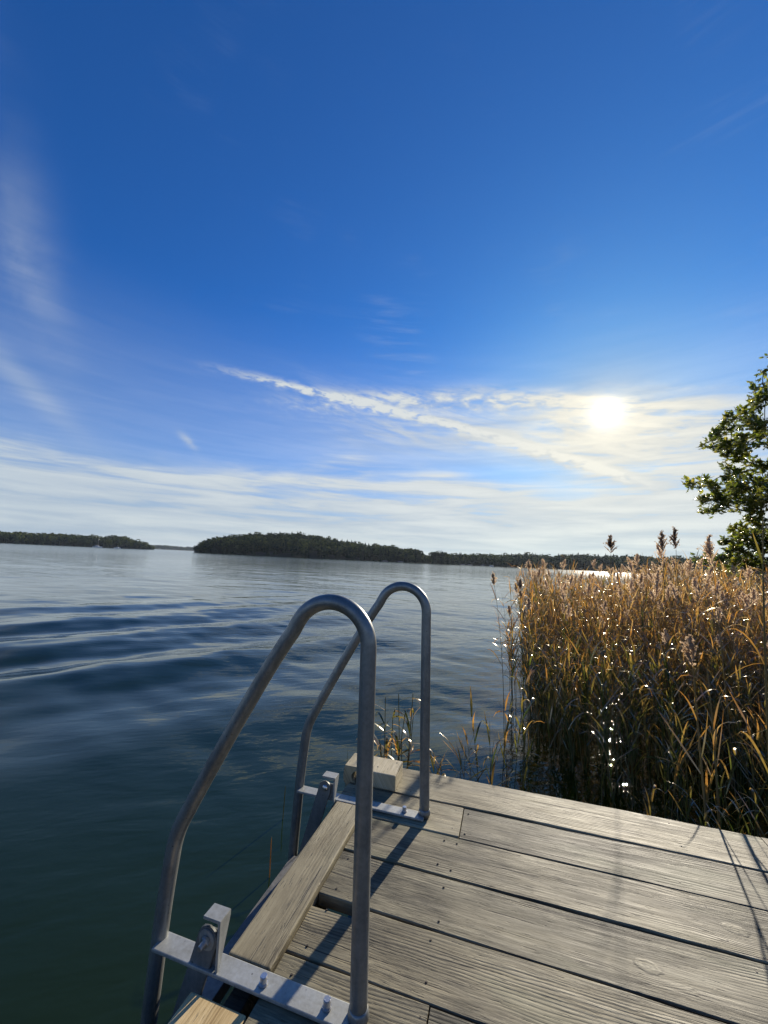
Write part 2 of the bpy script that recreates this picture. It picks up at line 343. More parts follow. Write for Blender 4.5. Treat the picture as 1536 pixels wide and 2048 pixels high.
M_oak = leafy('oak_leaf', [(0.0, (0.060, 0.095, 0.018)), (0.5, (0.16, 0.21, 0.036)), (1.0, (0.34, 0.30, 0.05))], 0.66, 0.30, 0.45)
M_bark = simple('oak_bark', (0.06, 0.05, 0.04), 0.9)
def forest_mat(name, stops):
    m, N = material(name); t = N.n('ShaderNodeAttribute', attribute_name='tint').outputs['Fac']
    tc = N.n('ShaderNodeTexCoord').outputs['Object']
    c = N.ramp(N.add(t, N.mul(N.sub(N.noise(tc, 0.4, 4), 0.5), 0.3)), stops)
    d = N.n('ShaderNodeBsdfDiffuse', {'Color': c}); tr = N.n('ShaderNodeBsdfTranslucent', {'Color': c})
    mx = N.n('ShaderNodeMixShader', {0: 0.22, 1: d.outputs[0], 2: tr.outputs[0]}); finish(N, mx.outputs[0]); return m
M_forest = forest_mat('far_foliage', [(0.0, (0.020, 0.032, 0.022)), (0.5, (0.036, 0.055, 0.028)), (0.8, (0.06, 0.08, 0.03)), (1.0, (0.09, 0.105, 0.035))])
M_ground = simple('shore_ground', (0.06, 0.055, 0.035), 0.95, 0, 0.2)
M_farground = simple('far_shore_ground', (0.035, 0.04, 0.028), 0.95, 0, 0.2)
M_rock = simple('shore_rock', (0.2, 0.19, 0.17), 0.9)
M_white = simple('white_boat_paint', (0.72, 0.72, 0.70), 0.35)
M_boatglass = simple('dark_boat_glass', (0.03, 0.035, 0.04), 0.1)
M_mast = simple('mast_metal', (0.45, 0.44, 0.42), 0.4, 0.5)

# ---------------------------------------------------------------- water
def water_material():
    m, N = material('lake_water'); tc = N.n('ShaderNodeTexCoord').outputs['Object']
    x, y, z = N.sep(tc)
    dist = N.m('SQRT', N.add(N.mul(x, x), N.mul(y, y)))
    # short wind ripples, long across the breeze
    a = math.radians(14); u = N.add(N.mul(x, math.cos(a)), N.mul(y, math.sin(a))); v = N.add(N.mul(x, -math.sin(a)), N.mul(y, math.cos(a)))
    r1 = N.noise(N.vec(N.mul(u, 1.6), N.mul(v, 4.6)), 1.0, 3, 0.5, 0.3)
    r2 = N.noise(N.vec(N.mul(u, 5.5), N.mul(v, 13.0), 3.0), 1.0, 3, 0.5, 0.2)
    r3 = N.noise(N.vec(N.mul(u, 0.22), N.mul(v, 0.55), 8.0), 1.0, 3, 0.5)
    r4 = N.noise(N.vec(N.mul(u, 14.0), N.mul(v, 34.0), 6.0), 1.0, 2, 0.5)
    gust = N.step(N.noise(N.vec(N.mul(u, 0.05), N.mul(v, 0.16), 5.0), 1.0, 3), 0.38, 0.66)
    calm = N.step(N.add(x, N.mul(y, 0.30)), -4.0, 2.5, 0.30, 1.0)      # the left is glassier under the wake
    calm = N.m('MAXIMUM', calm, N.step(dist, 12.0, 26.0))
    h = N.add(N.mul(r1, N.add(0.55, N.mul(gust, 0.45))), N.mul(r2, N.step(dist, 3.0, 12.0, 0.42, 0.22), N.add(0.35, gust)), N.mul(r4, N.step(dist, 3.0, 14.0, 0.09, 0.0), gust), N.mul(r3, N.step(dist, 15.0, 60.0, 0.0, 2.5)))
    bp = N.n('ShaderNodeBump', {'Height': N.mul(h, calm), 'Strength': N.step(dist, 4.0, 120.0, 0.30, 0.42), 'Distance': 0.05})
    b = N.n('ShaderNodeBsdfPrincipled', {'Base Color': (0.0105, 0.0195, 0.0004, 1), 'Roughness': N.step(dist, 5.0, 150.0, 0.035, 0.13), 'IOR': 1.42, 'Specular IOR Level': 0.5, 'Normal': bp.outputs[0]})
    finish(N, b.outputs[0]); return m
M_water = water_material()
def wave_h(x, y):
    h = np.zeros_like(x)
    r = np.hypot(x, y)
    # boat wake: long parallel crests, strongest out to the left
    s = x * -0.72 + y * 0.69; q = x * 0.69 + y * 0.72
    env = 1 / (1 + np.exp((x + 0.22 * y - 1.6) / 1.2)) * np.exp(-((r - 7.0) / 5.5) ** 2) * (1 - np.exp(-(r / 4.6) ** 4))
    h += env * 0.054 * np.sin(2 * math.pi * s / 2.15 - 2.3 + 0.35 * np.sin(q * 0.55))
    h += env * 0.010 * np.sin(2 * math.pi * (s * 0.985 + q * 0.17) / 1.22 + 2.0 + 0.5 * np.sin(q * 0.4 + 1))
    h += env * 0.0040 * np.sin(2 * math.pi * (s * 0.93 - q * 0.36) / 0.71 + 0.5 + 0.8 * np.sin(q * 0.9))
    h += env * 0.0022 * np.sin(2 * math.pi * (s * 0.97 + q * 0.25) / 0.43 + 0.9 * np.sin(q * 1.3 + 2))
    # low swell everywhere
    fade = np.exp(-(r / 60.0) ** 2)
    rs = np.random.RandomState(5)
    for k in range(16):
        L = 0.35 * 1.22 ** k; a = math.radians(75 + rs.uniform(-42, 42)); p = rs.uniform(0, 6.28)
        A = 0.0021 * L ** 0.75 * (1.0 if L < 3 else 0.9)
        h += A * fade * np.clip((r - 0.5) / 4, 0.25, 1) * np.sin(2 * math.pi * (x * math.cos(a) + y * math.sin(a)) / L + p)
    return h * np.clip(1.6 - r / 90, 0, 1)
def build_water():
    rr = np.concatenate([np.geomspace(0.35, 70, 760), np.geomspace(72, 4200, 60)])
    aa = np.radians(np.concatenate([np.arange(-66, 66, 0.42), np.arange(66, 294, 4.0)]))   # clockwise from +Y
    Rr, Aa = np.meshgrid(rr, aa, indexing='ij'); x = Rr * np.sin(Aa); y = Rr * np.cos(Aa)
    v = np.stack([x, y, wave_h(x, y)], -1).reshape(-1, 3); n, k = Rr.shape
    i = np.arange(n - 1)[:, None] * k; j = np.arange(k)[None]; j2 = (j + 1) % k
    q = np.stack([i + j, i + k + j, i + k + j2, i + j2], -1).reshape(-1, 4)[:, ::-1]
    g = G(); g.add(np.vstack([v, [[0, 0, 0]]]), np.ascontiguousarray(q)); c = len(v)
    g.add(np.vstack([v[:k], [[0, 0, float(v[:k, 2].mean())]]]), [(k, jj, (jj + 1) % k) for jj in range(k)][::1])
    return tag(g.build('water', M_water), kind='structure')
build_water()

# ---------------------------------------------------------------- dock
E1 = Vector((0.95206262, -0.30521527, 0.02050398)); E2 = Vector((0.30520492, 0.95227948, 0.00370883)); EN = Vector((-0.02065751, 0.00272688, 0.99978289))
DORG = Vector(CAM) - EN
DM = Matrix(((E1[0], E2[0], EN[0], DORG[0]), (E1[1], E2[1], EN[1], DORG[1]), (E1[2], E2[2], EN[2], DORG[2]), (0, 0, 0, 1)))
def deck_pt(u, v, w=0.0): return DM @ Vector((u, v, w))
dock = empty('dock', mat=DM)
tag(dock, 'weathered grey plank dock with a ladder gap at its left end', 'dock')
rng = random.Random(3)
screw_me = None
def add_screws(plank, pts):
    global screw_me
    for (u, v, w) in pts:
        if screw_me is None:
            bm = bmesh.new(); cyl_bm(bm, (0, 0, -0.004), 2, 0.0036, 0.0048, 10, 0.0012)
            o = bm_obj('screw', bm, M_screw); screw_me = o.data
        else:
            o = bpy.data.objects.new('screw', screw_me); COL.objects.link(o)
        o.parent = plank; o.location = (u, v, w)
def plank(u0, u1, v0, v1, top=0.0, mat=M_wood, thick=0.034, cut=None, joists=(-0.205, 0.52, 1.25), label=None):
    v0 -= 0.0016; v1 += 0.0016
    bm = bmesh.new(); nu = max(2, int((u1 - u0) / 0.09))
    us = np.linspace(u0, u1, nu + 1)
    if cut: us = np.unique(np.concatenate([us, [cut[0], cut[0] + 0.012]]))
    # a plank with slightly wandering, rounded edges
    ph = rng.uniform(0, 6); rows = []
    for u in us:
        e0 = v0 + 0.0012 * math.sin(u * 9 + ph) + 0.0008 * math.sin(u * 27 + ph * 2); e1 = v1 + 0.0012 * math.sin(u * 8 + ph * 3) + 0.0008 * math.sin(u * 31 + ph)
        if cut and u < cut[0] + 0.006: e1 = cut[1]
        t = top + 0.0012 * math.sin(u * 3 + ph); b = 0.003
        prof = [(e0, t - thick), (e0, t - b), (e0 + b * 0.3, t - b * 0.3), (e0 + b, t), ((e0 + e1) / 2, t - 0.0012), (e1 - b, t), (e1 - b * 0.3, t - b * 0.3), (e1, t - b), (e1, t - thick)]
        rows.append([bm.verts.new((u, a, c)) for a, c in prof])
    for a, b in zip(rows, rows[1:]):
        for i in range(9): bm.faces.new((a[i], b[i], b[(i + 1) % 9], a[(i + 1) % 9]))
    bm.faces.new(rows[0][::-1]); bm.faces.new(rows[-1]); bmesh.ops.recalc_face_normals(bm, faces=bm.faces[:])
    o = bm_obj('plank', bm, mat, dock)
    pts = []
    for j in joists:
        if u0 + 0.01 < j < u1 - 0.01:
            for vv in (v0 + 0.035, v1 - 0.035): pts.append((j + rng.uniform(-0.012, 0.012), vv + rng.uniform(-0.008, 0.008), top))
    add_screws(o, pts)
    return o
PR = 6.5                                       # the dock runs on to the shore on the right
BR = -0.552
plank(-0.690, 0.9, 1.757, 1.957, joists=(-0.62, -0.40, 0.60)); plank(0.903, PR, 1.757, 1.957, joists=(0.93, 2.0))
plank(-0.69, -0.5795, 1.569, 1.744, joists=(-0.64,)); plank(-0.5765, -0.1795, 1.569, 1.744, joists=(-0.545, -0.205)); plank(-0.1755, PR, 1.568, 1.744, joists=(-0.15, 0.52, 1.25))
plank(BR, PR, 1.379, 1.561, joists=(-0.235, -0.19, 0.55)); plank(BR, PR, 1.187, 1.367, joists=(-0.51, -0.205, 0.58))
plank(BR, PR, 1.005, 1.1775, cut=(-0.43, 1.142), joists=(-0.51, -0.205, 0.52)); plank(BR, -0.1795, 0.815, 0.9965, joists=(-0.50, -0.205)); plank(-0.1755, PR, 0.815, 0.9965, joists=(-0.15, 0.5))
for v0 in (0.625, 0.435, 0.245, 0.055, -0.135, -0.325, -0.515, -0.705): plank(BR, PR, v0, v0 + 0.181)
# raised edge boards down the left side, the near one new
bm = bmesh.new(); box_bm(bm, (-0.678, 0.937, -0.03), (-0.557, 1.592, 0.013), 0.005, 3)
eb = bm_obj('edge_board', bm, M_woodY, dock); eb['label'] = 'worn grey edge board beside the ladder'
bm = bmesh.new(); box_bm(bm, (-0.71, -0.75, -0.034), (-0.558, 0.852, -0.002), 0.004, 2)
nb = bm_obj('edge_board', bm, M_fresh, dock); nb['label'] = 'new yellow pine edge board'
# timber block bolted on the far left corner, with a round notch cut in it
bm = bmesh.new()
box_bm(bm, (-0.650, 1.752, 0.002), (-0.474, 1.888, 0.065), 0.005, 2)
bk = bm_obj('corner_block', bm, M_block, dock)
bm = bmesh.new(); arc = [(-0.653 - 0.030 * math.sin(t), 0.022 - 0.026 * math.cos(t)) for t in np.linspace(0.25, math.pi, 9)]
prism_bm(bm, [(-0.653, 0.0655), (-0.716, 0.0655), (-0.722, 0.03), (-0.722, 0.002), (-0.704, -0.024), (-0.694, -0.026)] + arc, 1, 1.760, 1.884, 0.002)
bm_obj('notched_cheek', bm, M_block, bk)
add_screws(bk, [(-0.497, 1.862, 0.0655), (-0.57, 1.80, 0.0655)])
# frame below: joists, rim beams, posts
for u in (-0.62, -0.195, 0.53, 1.25, 2.0, 2.9, 3.9, 5.0, 6.1):
    bm = bmesh.new(); box_bm(bm, (u - 0.024, -0.70, -0.185), (u + 0.024, 1.925, -0.0375), 0.002, 1); bm_obj('joist', bm, M_post, dock)
for v in (1.90, -0.62):
    bm = bmesh.new(); box_bm(bm, (-0.645, v - 0.05, -0.335), (PR, v + 0.02, -0.188), 0.003, 1); bm_obj('beam', bm, M_post, dock)
for u in (-0.56, 2.4, 5.4):
    for v in (1.80, -0.50):
        bm = bmesh.new(); cyl_bm(bm, (u, v, -2.2), 2, 0.07, 2.008, 18); bm_obj('post', bm, M_post, dock, True)

# ---------------------------------------------------------------- bathing ladder
lad = empty('bathing_ladder', mat=DM @ Matrix.Translation((-0.6, 1.28, 0.0)))
tag(lad, 'grey tube bathing ladder with two tall hoop handrails', 'ladder')
LO = Vector((-0.6, 1.28, 0.0))
def lo(u, v, w): return (u - LO.x, v - LO.y, w - LO.z)
def ladder_box(name, a, b, mat, bev=0.002, parent=None):
    bm = bmesh.new(); box_bm(bm, lo(*a), lo(*b), bev, 2); return bm_obj(name, bm, mat, parent or lad)
def hoop(v, foot_flat):
    cx, cz, R = -0.4255, 0.788, 0.1035
    pts = [(-0.3205, 0.003), (-0.322, 0.3), (-0.322, 0.5), (-0.322, 0.64), (-0.322, 0.71), (-0.322, 0.755)]
    a_end = math.radians(151)
    for t in np.linspace(0, a_end, 15): pts.append((cx + R * math.cos(t), cz + R * math.sin(t)))
    pts += [(-0.531, 0.811), (-0.555, 0.7765), (-0.60, 0.706), (-0.67, 0.588), (-0.74, 0.466), (-0.79, 0.376), (-0.812, 0.335)]
    # lower bend
    pts += [(-0.828, 0.306), (-0.842, 0.276), (-0.852, 0.243), (-0.858, 0.205)]
    pts += [(-0.872, 0.07), (-0.884, -0.12), (-0.895, -0.32), (-0.912, -0.62), (-0.94, -1.25)]
    p = smooth_path([lo(u, v, w) for u, w in pts], 6)
    g = G(); tube(g, p, 0.0198, 24)
    h = g.build('handrail', M_tube, lad)
    g = G(); c = np.array(lo(-0.3205, v, 0.0125))      # weld collar at the foot
    tube(g, [c, c + (0, 0, 0.006), c + (0, 0, 0.013), c + (0, 0, 0.019)], [0.0235, 0.0235, 0.0222, 0.0202], 24)
    g.build('weld_collar', M_tube, h)
    return h
HV = (0.917, 1.637)
for v in HV: hoop(v, True)
bars = []
for v0, v1 in ((0.884, 0.934), (1.598, 1.644)):
    b = ladder_box('mounting_bar', (-0.868, v0, 0.004), (-0.318, v1, 0.012), M_bar); bars.append(b)
bolt_me = None
for k, (u, v) in enumerate(((-0.553, 0.905), (-0.392, 0.909), (-0.553, 1.620), (-0.398, 1.622))):
    bm = bmesh.new(); cyl_bm(bm, lo(u, v, 0.0115), 2, 0.0085, 0.0185, 18, 0.0015); cyl_bm(bm, lo(u, v, 0.0121), 2, 0.0105, 0.004, 18, 0.001)
    bm_obj('bolt', bm, M_bolt, bars[k // 2], False)
def bracket(v0, v1, wtop, uo, ui):
    # bent flat strap: rises from the bar, widens upwards, folds over the top
    bm = bmesh.new(); t = 0.007; vt = v0 + 0.009
    def pt(u, v, w): return bm.verts.new(lo(u, v, w))
    A = [pt(uo, v0, .012), pt(uo, vt, .012), pt(uo, v1, wtop - .012), pt(uo, v1, wtop), pt(uo, v0, wtop)]
    B = [pt(uo - t, v0, .012), pt(uo - t, vt, .012), pt(uo - t, v1, wtop - .012), pt(uo - t, v1, wtop - t), pt(uo - t, v0, wtop - t)]
    C = [pt(ui, v0, wtop), pt(ui, v1, wtop), pt(ui, v1, wtop - t), pt(ui, v0, wtop - t)]
    for f in ([A[0], A[1], A[2], A[3], A[4]], [B[4], B[3], B[2], B[1], B[0]], [A[0], B[0], B[1], A[1]], [A[1], B[1], B[2], A[2]], [A[2], B[2], B[3], A[3]], [A[4], B[4], B[0], A[0]],
              [A[4], A[3], C[1], C[0]], [B[3], B[4], C[3], C[2]], [C[0], C[1], C[2], C[3]], [A[3], B[3], C[2], C[1]], [B[4], A[4], C[0], C[3]]): bm.faces.new(f)
    bmesh.ops.recalc_face_normals(bm, faces=bm.faces[:]); bmesh.ops.bevel(bm, geom=bm.edges[:], offset=0.001, segments=2, affect='EDGES')
    br = bm_obj('bracket', bm, M_bar, lad)
    ladder_box('pivot_plate', (ui - 0.004, v0 + 0.0115, 0.0125), (uo - 0.0085, v0 + 0.0165, wtop - 0.030), M_brace, 0.001, br)
    return br
def arm(v0, v1, top, bot, half, name, n=10):        # flat arm with a round head
    a = np.array(top); b = np.array(bot); d = (b - a) / np.linalg.norm(b - a); s = np.array([-d[1], d[0]])
    base = math.atan2(-d[1], -d[0]); prof = [tuple(a + half * np.array([math.cos(base + t), math.sin(base + t)])) for t in np.linspace(-math.pi / 2, math.pi / 2, n)]
    prof += [tuple(b - s * half * 1.0), tuple(b + s * half * 1.0)] if (np.cross(s, d) if False else True) else []
    # order the foot corners so that the outline does not cross itself
    e = np.array(prof[n - 1])
    if np.dot(np.array(prof[n]) - e, s) * 0 + np.linalg.norm(np.array(prof[n]) - (e + (b - a))) > 1e-4: prof[n], prof[n + 1] = prof[n + 1], prof[n]
    bm = bmesh.new(); prism_bm(bm, [(p[0] - LO.x, p[1]) for p in prof], 1, v0 - LO.y, v1 - LO.y, 0.0012)
    return bm_obj(name, bm, M_brace, lad)
bracket(0.888, 0.928, 0.121, -0.671, -0.722); bracket(1.577, 1.619, 0.104, -0.683, -0.742)
n_arm = arm(0.889, 0.8965, (-0.706, 0.074), (-0.80, -0.235), 0.028, 'brace')
f_arm = arm(1.5795, 1.5875, (-0.729, 0.058), (-0.815, -0.235), 0.0265, 'brace')
bm = bmesh.new(); cyl_bm(bm, lo(-0.706, 0.8855, 0.074), 1, 0.0225, 0.0035, 24, 0.0008); wsh = bm_obj('washer', bm, M_bar, n_arm, False)
bm = bmesh.new(); cyl_bm(bm, lo(-0.706, 0.8765, 0.074), 1, 0.0125, 0.0085, 6, 0.001); cyl_bm(bm, lo(-0.706, 0.862, 0.074), 1, 0.0062, 0.02, 14, 0.001); bm_obj('pivot_bolt', bm, M_bolt, n_arm)
bm = bmesh.new(); bmesh.ops.create_uvsphere(bm, u_segments=18, v_segments=10, radius=0.0125)
for vv in bm.verts: vv.co = Vector((vv.co.x, vv.co.y * 0.6, vv.co.z)) + Vector(lo(-0.727, 1.5785, 0.060))
bm_obj('pivot_bolt', bm, M_bolt, f_arm, True)
for w in (-0.255, -0.515, -0.775):                 # treads: flat-topped channels between the rails, dark discs for holes near the ends
    u0 = -0.885 + (w + 0.255) * -0.05
    bm = bmesh.new()
    prof = [(u0, w), (u0 + 0.070, w), (u0 + 0.070, w - 0.042), (u0 + 0.0655, w - 0.042), (u0 + 0.0655, w - 0.005), (u0 + 0.0045, w - 0.005), (u0 + 0.0045, w - 0.042), (u0, w - 0.042)]
    prism_bm(bm, [(p[0] - LO.x, p[1]) for p in prof], 1, 0.935 - LO.y, 1.620 - LO.y, 0.001)
    tr = bm_obj('tread', bm, M_tread, lad)
    for vv in (0.985, 1.585):
        bm = bmesh.new(); cyl_bm(bm, lo(u0 + 0.04, vv, w + 0.0002), 2, 0.0125, 0.0015, 18); bm_obj('hole_shade_disc', bm, M_screw, tr)  # solid disc, its dark colour stands in for the shade inside a hole

# ---------------------------------------------------------------- reeds
def leaf_strip(g, base, azm, elev, L, wid, droop, twist, tint, rs, seg=6, mat=1):
    pts = [np.array(base, float)]; a = elev; d = L / seg
    hx, hy = math.cos(azm), math.sin(azm); ang_az = azm
    for i in range(seg):
        ang_az += twist * 0.12; hx, hy = math.cos(ang_az), math.sin(ang_az)
        pts.append(pts[-1] + d * np.array([hx * math.cos(a), hy * math.cos(a), math.sin(a)])); a -= droop * (i + 1) / seg * 0.6
    pts = np.array(pts); side = np.array([-math.sin(azm), math.cos(azm), 0.0]); vs = []
    for i, p in enumerate(pts):
        t = i / seg; w = wid * (0.55 + 1.5 * t if t < 0.3 else 1.0 * (1 - ((t - 0.3) / 0.7) ** 1.6)) * 0.5 + 0.0005
        tw = twist * t; s = side * math.cos(tw) + np.array([0, 0, 1.0]) * math.sin(tw); vs += [p - s * w, p + s * w]
    q = np.array([(2 * i, 2 * i + 1, 2 * i + 3, 2 * i + 2) for i in range(seg)])
    g.add(np.array(vs), q, mat, np.clip(tint + np.repeat(np.linspace(-0.1, 0.25, seg + 1), 2), 0, 1))
def plume_geo(g, base, dirn, L, rs, tint, mat=2, full=1.0):
    n = int(46 * full)
    for i in range(n):
        t = rs.random() ** 0.9; p = base + dirn * (L * t * 0.92)
        azm = rs.uniform(0, 6.28) if rs.random() < 0.6 else 2.6 + rs.gauss(0, 0.6)
        ln = L * (0.46 * (1 - t) + 0.13) * rs.uniform(0.7, 1.2); e = 1.05 + 0.25 * t + rs.uniform(-0.25, 0.15)
        q = p + ln * np.array([math.cos(azm) * math.cos(e), math.sin(azm) * math.cos(e), math.sin(e)]) + np.array([0, 0, -0.10 * ln])
        m = (p + q) / 2 + np.array([0, 0, 0.05 * ln])
        for a, b, w0, w1 in ((p, m, 0.0018, 0.0052), (m, q, 0.0052, 0.0012)):
            s = np.array([-math.sin(azm + 0.7), math.cos(azm + 0.7), 0.25])
            g.add([a - s * w0, a + s * w0, b + s * w1, b - s * w1], np.array([[0, 1, 2, 3]]), mat, min(1, max(0, tint + rs.uniform(-0.25, 0.3))))
        for _ in range(3):                             # downy spikelets
            f = rs.random(); c = p + (q - p) * f + np.array([rs.gauss(0, 0.006), rs.gauss(0, 0.006), rs.gauss(0, 0.006)])
            a1 = rs.uniform(0, 6.28); s = np.array([math.cos(a1), math.sin(a1), rs.uniform(-0.5, 0.5)]) * 0.0075; k = np.array([0.2, -0.1, 1.0]) * 0.0055
            g.add([c - s, c - k, c + s, c + k], np.array([[0, 1, 2, 3]]), mat, min(1, max(0, tint + rs.uniform(-0.2, 0.4))))
def reed_parts(seed, H, tint, plume=None, nleaf=None, lean=None, ptint=0.6, L=(0.20, 0.40), rad=0.0042, lowest=0.12):
    rs = random.Random(seed); st, lf, pl = G(), G(), G()
    la = rs.uniform(0, 6.28); lm = ((rs.uniform(0.0, 0.22) if rs.random() < 0.88 else rs.uniform(0.3, 0.55)) if lean is None else lean) * H
    zs = np.linspace(0, 1, 9)
    path = np.array([[math.cos(la) * lm * t ** 2 + 0.006 * math.sin(5 * t + seed), math.sin(la) * lm * t ** 2 + 0.006 * math.cos(4 * t + seed), -0.25 + (H + 0.25) * t] for t in zs])
    tube(st, path, np.linspace(rad, rad * 0.38, 9), 5, 0, min(1, max(0, tint + rs.uniform(-0.15, 0.2))), False)
    n = nleaf or int(H / 0.115); a0 = rs.uniform(0, 6.28)
    for i in range(n):
        t = lowest + (0.97 - lowest) * (i + rs.uniform(-0.2, 0.4)) / n; z = 0.25 + t * H; tt = min(0.999, z / (H + 0.25)); k = tt * 8; j = min(7, int(k)); b = path[j] + (path[j + 1] - path[j]) * (k - j)
        azm = a0 + (i % 2) * math.pi + rs.gauss(0, 0.55); ln = rs.uniform(*L) * (0.75 + 0.5 * math.sin(math.pi * min(1, t + 0.15)))
        leaf_strip(lf, b, azm, rs.uniform(0.75, 1.38), ln, rs.uniform(0.007, 0.0145), rs.choice([0.15, 0.3, 0.5, 0.8, 1.4]), rs.uniform(-1.3, 1.3), min(1, max(0, tint + rs.gauss(0, 0.2) - 0.12 + 0.3 * t)), rs)
    if plume: plume_geo(pl, path[-1], (path[-1] - path[-2]) / np.linalg.norm(path[-1] - path[-2]), plume, rs, ptint)
    return st, lf, pl
def build_reed(parts, label, cat='reed', group=None, loc=(0, 0, 0), name='reed'):
    r = empty(name, loc); tag(r, label, cat, group)
    st, lf, pl = parts
    st.build('stem', [M_reedstem], r); 
    if lf.v: lf.mi = [np.zeros(len(x), int) for x in lf.mi]; lf.build('leaves', [M_reedleaf], r)
    if pl.v: pl.mi = [np.zeros(len(x), int) for x in pl.mi]; pl.build('plume', [M_plume], r)
    return r
def copy_reed(src, loc, rz, sc, label, group):
    r = src.copy(); COL.objects.link(r); r.location = loc; r.rotation_euler = (0, 0, rz); r.scale = (sc, sc, sc); r['label'] = label
    if group: r['group'] = group
    for ch in SRC_CH[src.name]:
        c = ch.copy(); COL.objects.link(c); c.parent = r
    return r
SRC_CH = {}
rr = random.Random(11)
# where reeds stand and how high they may be there: low by the dock, tall from about four metres out
def shade_clear(x, y):                           # distance along the sun's azimuth from the dock's far edge
    return (x * 0.3052 + y * 0.9523 - 1.96) / (0.509 * 0.3052 + 0.861 * 0.9523)
def height_at(x, y):
    s = shade_clear(x, y); return min(1.37 + 0.075 * min(4.0, max(0, x - 1.4)), 0.44 + 0.31 * max(0, s))
def inside(x, y):
    edge = 0.345 * y + 0.16 + 0.10 * math.sin(y * 3.1) + abs(rr.gauss(0, 0.16)) + (0.25 if y < 3.2 else 0) * max(0, 3.2 - y)
    return x > edge and x * 0.3052 + y * 0.9523 > 2.02 and x < 0.9 * y + 5
cand = []
while len(cand) < 3100:
    y = rr.uniform(1.2, 8.6); x = rr.uniform(0.5, 9.0)
    if not inside(x, y) or (y < 8.6 and x > 0.95 * y + 2.2): continue
    s = shade_clear(x, y)
    if s < 0: continue
    if s < 2.4 and rr.random() > 0.55 + 0.22 * s: continue
    if s < 1.2 and x > 1.2 and rr.random() < 0.3: continue
    cand.append((x, y, s))
def pix(p):
    d = np.array(p) - CAM; z = d @ cF; return (768 + F_PX * (d @ cR) / z, 1024 - F_PX * (d @ cU) / z, z)
NV = 14
variants = []                                    # (parts, H, plume?)
for k in range(NV):
    H = 1.40; pl = 0.18 if k % 7 == 0 else None
    variants.append((reed_parts(100 + k, H - (0.12 if pl else 0), [0.32, 0.5, 0.62, 0.72, 0.45][k % 5], pl, ptint=0.85), H))
short = [(reed_parts(200 + k, 0.80, [0.10, 0.25, 0.4, 0.18][k % 4], None, nleaf=8, L=(0.18, 0.34), rad=0.0034, lowest=0.2), 0.80) for k in range(8)]
cand.sort(key=lambda c: math.hypot(c[0], c[1]))
bed = G(); n_ind = 0; proto = {}
GR = 'reeds standing in the bed beside the dock'
for (x, y, s) in cand:
    X, Y, Z = pix((x, y, 0.6)); vis = -40 < X < 1570
    hmax = height_at(x, y) * (0.93 + 0.09 * math.sin(x * 2.3 + 1) * math.sin(y * 1.9)) * rr.uniform(0.70, 1.07) * (1.08 if rr.random() < 0.08 else 1)
    pool = short if hmax < 0.95 else variants
    k = rr.randrange(len(pool)); parts, H = pool[k]; sc = hmax / H; rz = rr.uniform(0, 6.28)
    if vis and n_ind < 262:
        key = (pool is short, k)
        lab = 'short green reed in the low fringe along the far edge of the dock' if pool is short else ('brown reed with a feathery pale plume in the dense bed' if parts[2].v else 'brown leafy reed without plume in the dense bed')
        if key not in proto:
            cp = tuple(parts); r = empty('reed', (x, y, 0)); tag(r, lab, 'reed', GR)
            ch = [cp[0].build('stem', [M_reedstem], r)]
            g2 = G(); g2.add_g(cp[1], np.eye(3), (0, 0, 0), 0); ch.append(g2.build('leaves', [M_reedleaf], r))
            if cp[2].v: g3 = G(); g3.add_g(cp[2], np.eye(3), (0, 0, 0), 0); ch.append(g3.build('plume', [M_plume], r))
            r.rotation_euler = (0, 0, rz); r.scale = (sc,) * 3; SRC_CH[r.name] = ch; proto[key] = r
        else: copy_reed(proto[key], (x, y, 0), rz, sc, lab, GR)
        n_ind += 1
    else:
        c, s_ = math.cos(rz), math.sin(rz); R3 = np.array([[c, -s_, 0], [s_, c, 0], [0, 0, 1]]) * sc; dt = rr.uniform(-0.15, 0.2) + 0.075 * (x - 2.2)
        bed.add_g(parts[0], R3, (x, y, 0), 0, dt); bed.add_g(parts[1], R3, (x, y, 0), 1, dt)
        if parts[2].v: bed.add_g(parts[2], R3, (x, y, 0), 2, dt)
tag(bed.build('reed_bed', [M_reedstem, M_reedleaf, M_plume]), 'dense golden brown reed bed in the water behind the dock', 'reeds', kind='stuff')
# single reeds that stand out
def lone(px_, ytop, dist, label, tint=0.4, plume=0.16, ptint=0.15, seed=1, nleaf=6, group=None, lean=0.02, L=(0.2, 0.4), rad=0.004, water_base=True):
    p = at(px_, ytop, dist); H = p[2] - (plume * 0.9 if plume else 0)
    return build_reed(reed_parts(seed, H, tint, plume, nleaf, lean, ptint, L, rad, 0.3), label, 'reed', group, (p[0], p[1], 0))
lone(1218, 1074, 4.2, 'tall reed with a dark plume straight below the sun, leftmost of three high plumes', 0.3, 0.17, 0.06, 31, 5, lean=0.01)
lone(1323, 1066, 4.3, 'tall reed with a brown plume, middle one of the three highest plumes', 0.4, 0.20, 0.22, 32, 6, lean=0.01)
lone(1354, 1062, 4.2, 'tall leaning reed with a dark plume, right one of the three highest plumes', 0.4, 0.18, 0.10, 33, 5, lean=0.015)
lone(1440, 1078, 3.6, 'tall reed with a pale plume in front of the oak foliage', 0.6, 0.22, 0.7, 34, 7, lean=0.05)
lone(1062, 1122, 4.6, 'thin reed with a small pale plume at the left end of the reed bed', 0.5, 0.11, 0.75, 35, 4, lean=0.02)
lone(1012, 1150, 4.0, 'leaning reed with a sparse plume farthest left in the reed bed', 0.45, 0.12, 0.5, 36, 6, lean=0.12)
lone(1025, 1165, 3.9, 'thin leafy reed leaning out over the open water', 0.35, None, 0.5, 37, 9, lean=0.10)
lone(1046, 1160, 4.1, 'slim dark reed at the open left side of the bed', 0.35, 0.10, 0.4, 38, 9, lean=0.04)
